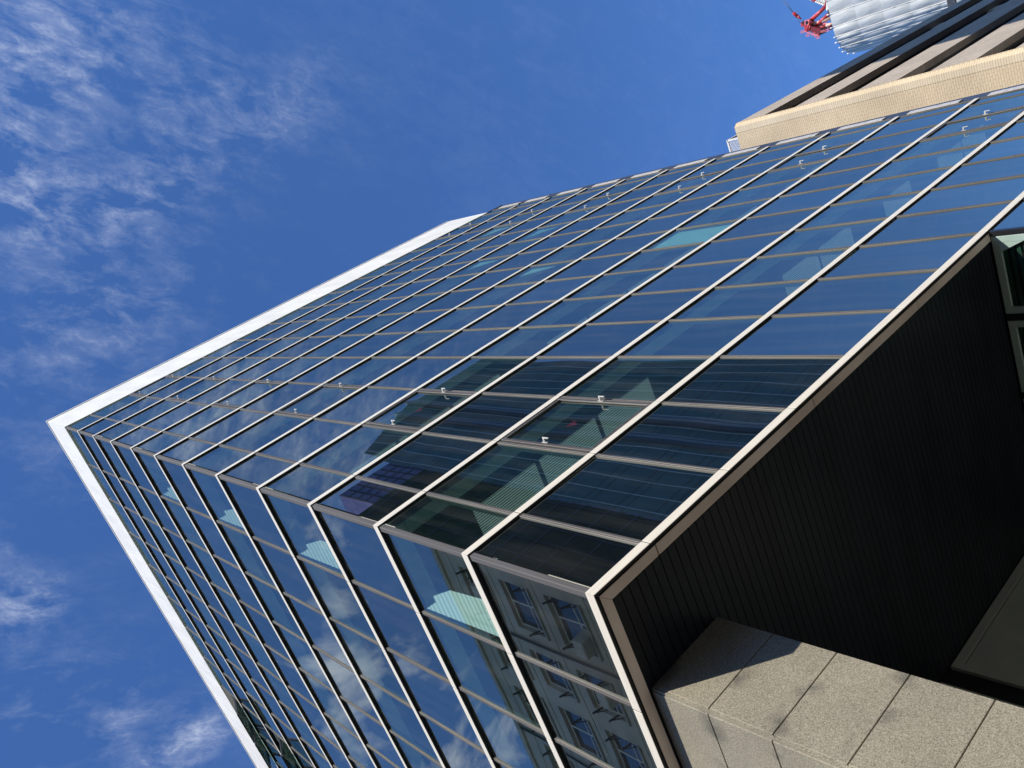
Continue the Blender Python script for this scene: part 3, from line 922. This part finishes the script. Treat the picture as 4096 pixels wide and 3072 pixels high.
# ------------------------------------------------------------------ buildings across the streets (seen in the glass)
navy = thing('curtain_wall_tower', 'dark blue tower with a fine grid of lines mirrored in the street front', 'building', (33.5, -26, 0))
NX0, NX1, NY, NZ = 24.4, 43.5, -20.0, 67.5 + OZ
def nroof(x):
    return NZ - max(0.0, 33.0 - x) * 0.66
mb = MB()
fr_ = [(NX0, NY, 0), (NX1, NY, 0), (NX1, NY, NZ), (33, NY, NZ), (NX0, NY, nroof(NX0))]
bk_ = [(41.8, NY - 14, 0), (NX1, NY - 14, 0), (NX1, NY - 14, NZ), (42.6, NY - 14, NZ), (41.8, NY - 14, nroof(NX0))]
va_ = [mb.bm.verts.new(p) for p in fr_]; vb_ = [mb.bm.verts.new(p) for p in bk_]
mb.bm.faces.new(list(reversed(va_))); mb.bm.faces.new(vb_)
for k in range(5):
    mb.bm.faces.new([va_[k], va_[(k + 1) % 5], vb_[(k + 1) % 5], vb_[k]])
mb.build('facade', M['navy_panel'], navy)
mb = MB()
x = NX0 + 0.4
while x < NX1:
    mb.box((x, NY + 0.001, 3), (x + 0.06, NY + 0.05, nroof(x) - .05)); x += 1.34
mb.build('vertical_rib', M['navy_line'], navy)
mb = MB()
z = 4.0
k = 0
while z < NZ:
    for dz in (0, 0.72):
        xa = max(NX0, 33 - (NZ - z - dz) / 0.66 + .2) if z + dz > nroof(NX0) - .3 else NX0
        if z + dz < NZ - .1:
            mb.box((xa, NY + 0.0005, z + dz), (NX1, NY + 0.012, z + dz + 0.075))
    z += 3.02
mb.build('floor_joint', M['navy_groove'], navy)
mb = MB()
for x in (30.9, 33.1):
    mb.box((x, NY + 0.051, 3), (x + 0.28, NY + 0.4, nroof(x) + .3)); mb.box((x + .5, NY + 0.051, 3), (x + 0.66, NY + 0.3, nroof(x) + .2))
mb.build('double_rib', M['navy_rib'], navy)

dark = thing('dark_block', 'black green block mirrored beside the blue tower near the corner', 'building', (39, -46, 0))
mb = MB(); mb.box((27, -52, 0), (47.4, -40, 99 + OZ)); mb.build('facade', M['dark_block'], dark)
mb = MB()
for zz in range(40, 105, 4):
    mb.box((27.02, -39.999, zz), (47.38, -39.9, zz + .25))
x = 27.4
while x < 47:
    mb.box((x, -39.998, 30), (x + .12, -39.85, 104)); x += 2.4
mb.build('grid', M['navy_groove'], dark)

purp = thing('purple_glass_tower', 'slim purple glass tower mirrored behind the blue tower', 'building', (80, -87, 0))
mb = MB(); mb.box((75.5, -95, 0), (104, -80, 214 + OZ)); mb.build('facade', M['purple_glass'], purp)
mb = MB()
for zz in range(110, 220, 5):
    mb.box((75.5, -79.995, zz), (104, -79.9, zz + .7))
x = 75.6
while x < 103:
    mb.box((x, -79.99, 100), (x + .35, -79.8, 220)); x += 2.9
mb.build('grid', M['navy_groove'], purp)

flats = thing('apartment_block', 'beige apartment block with window air conditioners mirrored in the lower glass', 'building', (-18, 26, 0))
FX, FZ = -12.0, 29.4 + OZ
cols_y = [(10.9, 13.3), (14.8, 17.5), (18.75, 20.95), (22.2, 25.0), (26.2, 28.4), (29.7, 32.4), (33.6, 35.9)]
tops = [27.7, 24.5, 21.35, 18.2, 15.0, 11.8, 8.6, 5.4]
mb = MB()
ys = [9.2] + [v for c_ in cols_y for v in c_] + [38.0]
zsb = [0.0] + [v for t in reversed(tops) for v in (t + OZ - 2.1, t + OZ)] + [FZ]
for j in range(len(zsb) - 1):
    for i in range(len(ys) - 1):
        if i % 2 == 1 and j % 2 == 1:
            continue
        mb.box((FX - 0.35, ys[i], zsb[j]), (FX, ys[i + 1], zsb[j + 1]))
bmesh.ops.remove_doubles(mb.bm, verts=list(mb.bm.verts), dist=1e-4)
mb.box((FX - 12, 9.2, 0), (FX - 0.36, 38.0, FZ - .01))
mb.build('wall', M['render_beige'], flats)
mb = MB()
for t in tops:
    mb.box((FX + 0.001, 9.2, t + OZ + 0.55), (FX + 0.03, 38, t + OZ + 0.60))
mb.box((FX + 0.001, 9.1, FZ - 0.25), (FX + 0.12, 38.1, FZ + 0.1))
mb.build('string_course', M['render_beige'], flats)
rf = random.Random(11)
for t in tops:
    for (y0, y1) in cols_y:
        z1 = t + OZ; z0 = z1 - 2.1
        wm = MB()
        s = 0.07
        for a, b in ((y0, y0 + s), (y1 - s, y1), ((y0 + y1) / 2 - s / 2, (y0 + y1) / 2 + s / 2)):
            wm.box((FX - 0.27, a, z0), (FX - 0.20, b, z1))
        wm.box((FX - 0.265, y0 + s, z1 - s), (FX - 0.205, (y0 + y1) / 2 - s / 2, z1)); wm.box((FX - 0.265, (y0 + y1) / 2 + s / 2, z1 - s), (FX - 0.205, y1 - s, z1))
        wm.box((FX - 0.265, y0 + s, z0), (FX - 0.205, (y0 + y1) / 2 - s / 2, z0 + s)); wm.box((FX - 0.265, (y0 + y1) / 2 + s / 2, z0), (FX - 0.205, y1 - s, z0 + s))
        wm.box((FX - 0.262, y0 + s, z0 + 0.75), (FX - 0.208, (y0 + y1) / 2 - s / 2, z0 + 0.80)); wm.box((FX - 0.262, (y0 + y1) / 2 + s / 2, z0 + .75), (FX - 0.208, y1 - s, z0 + 0.80))
        w = wm.build('window', M['window_white'], flats)
        g = MB(); g.box((FX - 0.25, y0, z0), (FX - 0.235, y1, z1)); g.build('pane', M['glass_dark'], w)
        si = MB(); si.box((FX - 0.3, y0 - .05, z0 - 0.12), (FX + 0.10, y1 + .05, z0 - 0.001)); si.build('sill', M['concrete'], w)
        ir = MB()
        for yy in (y0 + 0.10, y1 - 0.25):
            for zz in (z0 + 0.5,) if t in tops[1::2] else (z0 + 0.5, z0 + 1.5):
                ir.bar((FX - 0.02, yy, zz), (FX + 0.55, yy - 0.18, zz - 0.02), 0.07)
                ir.bar((FX - 0.02, yy, zz - .35), (FX + 0.42, yy - 0.14, zz - 0.06), 0.04)
        ir.build('bracket', M['iron_dark'], w)
        if rf.random() < 0.6:
            ac = MB(); yc = y0 + (y1 - y0) * rf.choice([.27, .72]); zb = z0 + 0.02
            ac.box((FX - 0.18, yc - 0.42, zb), (FX + 0.55, yc + 0.42, zb + 0.62)); a = ac.build('air_conditioner', M['ac_cream'], flats, bevel=0.02)
            gr = MB()
            for q in range(6):
                gr.box((FX + 0.551, yc - 0.36 + q * 0.125, zb + 0.06), (FX + 0.57, yc - 0.34 + q * 0.125, zb + 0.56))
            for q in range(5):
                gr.box((FX + 0.5505, yc - 0.36, zb + 0.06 + q * .12), (FX + 0.568, yc + 0.36, zb + 0.075 + q * .12))
            gr.build('grille', M['window_white'], a)
pp = MB()
for y in (18.1, 25.6):
    pp.tube((FX + 0.09, y, 2), (FX + 0.09, y, FZ - .3), 0.055, n=8)
pp.build('drain_pipe', M['iron_dark'], flats)

# unseen low blocks added to keep low sky light off the shaded stone
low = thing('street_sky_blocker', 'unseen long low brown block added behind the camera to hold back sky light', 'building', (-23, -28, 0))
mb = MB(); mb.box((-70, -36, 0), (23.8, -20.6, 14.0)); mb.build('facade', M['bark'], low)
for k in range(18):
    for zz in (1.0, 5.2, 9.4):
        w_ = MB(); w_.box((-68 + k * 5.1, -20.59, zz), (-65.2 + k * 5.1, -20.5, zz + 2.4)); w_.build('window', M['glass_dark'], low)
low2 = thing('corner_sky_blocker', 'unseen low brown block added across the side street to hold back sky light', 'building', (-19, -2, 0))
mb = MB(); mb.box((-26, -13, 0), (-12.6, 8.8, 9.0)); mb.build('facade', M['bark'], low2)
for k in range(4):
    for zz in (1.0, 5.2):
        w_ = MB(); w_.box((-12.59, -11.5 + k * 5.1, zz), (-12.5, -8.7 + k * 5.1, zz + 2.4)); w_.build('window', M['glass_dark'], low2)

# ------------------------------------------------------------------ ground
g = MB(); g.box((-900, -900, -0.4), (900, 900, -0.12)); structure(g.build('ground', M['asphalt']))
g = MB(); g.box((-5.5, -5.2, -0.119), (60, 60, 0.0)); structure(g.build('pavement', M['paving'], bevel=0.01))
g = MB(); g.box((-60, -60, -0.119), (-11.7, 60, -0.01)); structure(g.build('far_pavement', M['paving']))
g = MB(); g.box((-11.6, -60, -0.119), (60, -17.0, -0.01)); structure(g.build('far_pavement', M['paving']))

# ------------------------------------------------------------------ light
SUN = Vector((1.057, 1.155, -0.942)).normalized()
sd = bpy.data.lights.new('sun', 'SUN')
sd.energy = 4.2
sd.angle = math.radians(0.5)
sd.color = (1.0, 0.94, 0.84)
so = bpy.data.objects.new('sun', sd)
COL.objects.link(so)
so.rotation_euler = SUN.to_track_quat('-Z', 'Y').to_euler()
so.location = (-20, -20, 60)

world = bpy.data.worlds.new('World')
S.world = world
world.use_nodes = True
nt = world.node_tree
for n in list(nt.nodes):
    nt.nodes.remove(n)
out = add(nt, 'ShaderNodeOutputWorld')
bg = add(nt, 'ShaderNodeBackground')
sky = add(nt, 'ShaderNodeTexSky', sky_type='NISHITA')
sky.sun_disc = False
sky.sun_elevation = math.asin(-SUN.z)
sky.sun_rotation = math.atan2(-SUN.x, -SUN.y)
sky.air_density = 1.0
sky.dust_density = 0.1
sky.ozone_density = 2.5
bg.inputs['Strength'].default_value = 0.10
tint = add(nt, 'ShaderNodeMix', data_type='RGBA', blend_type='MULTIPLY'); tint.inputs[0].default_value = 1.0
tint.inputs[7].default_value = (0.70, 1.06, 1.60, 1)
nt.links.new(sky.outputs['Color'], tint.inputs[6])


def wmath(op, a, b=None, c=None, clamp=False):
    n = add(nt, 'ShaderNodeMath', operation=op)
    n.use_clamp = clamp
    for i, v in enumerate((a, b, c)):
        if v is None:
            continue
        if isinstance(v, (int, float)):
            n.inputs[i].default_value = v
        else:
            nt.links.new(v, n.inputs[i])
    return n.outputs[0]


tc = add(nt, 'ShaderNodeTexCoord')
sx = add(nt, 'ShaderNodeSeparateXYZ')
nt.links.new(tc.outputs['Generated'], sx.inputs[0])
zc = wmath('MAXIMUM', sx.outputs['Z'], 0.05)
px = wmath('DIVIDE', sx.outputs['X'], zc)
py = wmath('DIVIDE', sx.outputs['Y'], zc)
cb = add(nt, 'ShaderNodeCombineXYZ')
nt.links.new(px, cb.inputs[0]); nt.links.new(py, cb.inputs[1])
ca, sa = math.cos(math.radians(38)), math.sin(math.radians(38))
cs = add(nt, 'ShaderNodeCombineXYZ')        # the same sky plane turned along the drift of the streaks
nt.links.new(wmath('ADD', wmath('MULTIPLY', px, ca), wmath('MULTIPLY', py, sa)), cs.inputs[0])
nt.links.new(wmath('SUBTRACT', wmath('MULTIPLY', py, ca), wmath('MULTIPLY', px, sa)), cs.inputs[1])


def wnoise(scale, detail, rough, dist, off, stretch=(1, 1, 1), src=None):
    mp = add(nt, 'ShaderNodeMapping'); mp.inputs['Location'].default_value = off; mp.inputs['Scale'].default_value = stretch
    nt.links.new((src or cb).outputs[0], mp.inputs['Vector'])
    n = add(nt, 'ShaderNodeTexNoise'); n.inputs['Scale'].default_value = scale; n.inputs['Detail'].default_value = detail
    n.inputs['Roughness'].default_value = rough; n.inputs['Distortion'].default_value = dist
    nt.links.new(mp.outputs[0], n.inputs['Vector'])
    return n.outputs['Fac']


def blob(cx, cy, rx, ry, amp):
    dx = wmath('DIVIDE', wmath('SUBTRACT', px, cx), rx)
    dy = wmath('DIVIDE', wmath('SUBTRACT', py, cy), ry)
    d2 = wmath('ADD', wmath('MULTIPLY', dx, dx), wmath('MULTIPLY', dy, dy))
    return wmath('MULTIPLY', wmath('POWER', 2.718, wmath('MULTIPLY', d2, -1.0)), amp)


# thin ripple cloud
mask = blob(0.26, -0.205, 0.13, 0.07, 0.20)
for bl in ((0.29, -0.045, 0.11, 0.045, 0.17), (0.21, 0.06, 0.11, 0.05, 0.12), (0.19, -0.11, 0.06, 0.08, 0.17), (0.50, -0.08, 0.10, 0.05, 0.07), (0.40, -0.13, 0.10, 0.06, 0.06),
           (0.005, 0.29, 0.035, 0.025, 0.26), (-0.02, 0.235, 0.04, 0.02, 0.18), (0.06, 0.535, 0.05, 0.030, 0.22), (-0.03, 0.39, 0.07, 0.07, 0.06), (0.02, 0.46, 0.05, 0.04, 0.08),
           (0.42, -0.34, 0.20, 0.08, 0.16), (0.12, 0.16, 0.10, 0.06, 0.04)):
    mask = wmath('ADD', mask, blob(*bl))
rip = wnoise(16.0, 13, 0.66, 0.35, (3.1, 1.7, 0), (1.0, 1.9, 1), cs)
fine = wnoise(40.0, 8, 0.6, 0.2, (1.4, 5.2, 0), (1.0, 1.6, 1), cs)
big = wnoise(5.0, 5, 0.55, 0.3, (0.4, 8.0, 0))
dens = wmath('ADD', wmath('ADD', wmath('MULTIPLY', wmath('SUBTRACT', rip, 0.5), 2.3), wmath('MULTIPLY', wmath('SUBTRACT', big, 0.5), 1.7)), wmath('MULTIPLY', wmath('SUBTRACT', fine, 0.5), 0.5))
dens = wmath('ADD', dens, 0.10)
fil_n = wnoise(20.0, 9, 0.66, 0.30, (9.1, 4.4, 0), (1.0, 1.7, 1), cs)
fil = wmath('POWER', wmath('SUBTRACT', 1.0, wmath('MULTIPLY', wmath('ABSOLUTE', wmath('SUBTRACT', fil_n, 0.5)), 2.0), clamp=True), 11.0)
soft = wmath('MAXIMUM', wmath('ADD', wmath('MULTIPLY', dens, 1.15), 0.06), 0.0)
cir = wmath('MULTIPLY', wmath('ADD', wmath('MULTIPLY', soft, 0.62), wmath('MULTIPLY', wmath('MULTIPLY', fil, soft), 0.75)), wmath('MULTIPLY', wmath('ADD', mask, 0.012), 3.0), clamp=True)
# denser puffs over the side street, met only by the side front's mirror
pm = blob(-0.275, 0.54, 0.075, 0.13, 0.62)
for bl in ((-0.36, 0.80, 0.12, 0.10, 0.36), (-0.22, 0.70, 0.07, 0.10, 0.26), (-0.46, 0.66, 0.05, 0.12, 0.10), (-0.28, 1.0, 0.3, 0.12, 0.16)):
    pm = wmath('ADD', pm, blob(*bl))
pn = wnoise(5.0, 9, 0.55, 0.5, (7.3, 2.2, 0))
puf = wmath('MULTIPLY', wmath('MAXIMUM', wmath('SUBTRACT', wmath('ADD', wmath('MULTIPLY', wmath('SUBTRACT', pn, 0.5), 2.3), pm), 0.30), 0.0), wmath('MULTIPLY', wmath('MINIMUM', wmath('MULTIPLY', pm, 6.0), 1.0), 3.0), clamp=True)
cov = wmath('MINIMUM', wmath('ADD', wmath('MULTIPLY', cir, 0.70), wmath('MULTIPLY', puf, 0.82)), 0.9)
mixc = add(nt, 'ShaderNodeMix', data_type='RGBA')
nt.links.new(cov, mixc.inputs[0])
nt.links.new(tint.outputs[2], mixc.inputs[6])
mixc.inputs[7].default_value = (6.2, 6.7, 7.8, 1)
nt.links.new(mixc.outputs[2], bg.inputs['Color'])
nt.links.new(bg.outputs[0], out.inputs['Surface'])

S.view_settings.view_transform = 'Standard'
S.view_settings.look = 'None'
S.view_settings.exposure = 0.42
S.view_settings.gamma = 1.0
S.render.engine = 'CYCLES'
S.cycles.use_denoising = True
S.cycles.max_bounces = 10
S.cycles.transparent_max_bounces = 16
S.cycles.glossy_bounces = 5
S.cycles.diffuse_bounces = 4
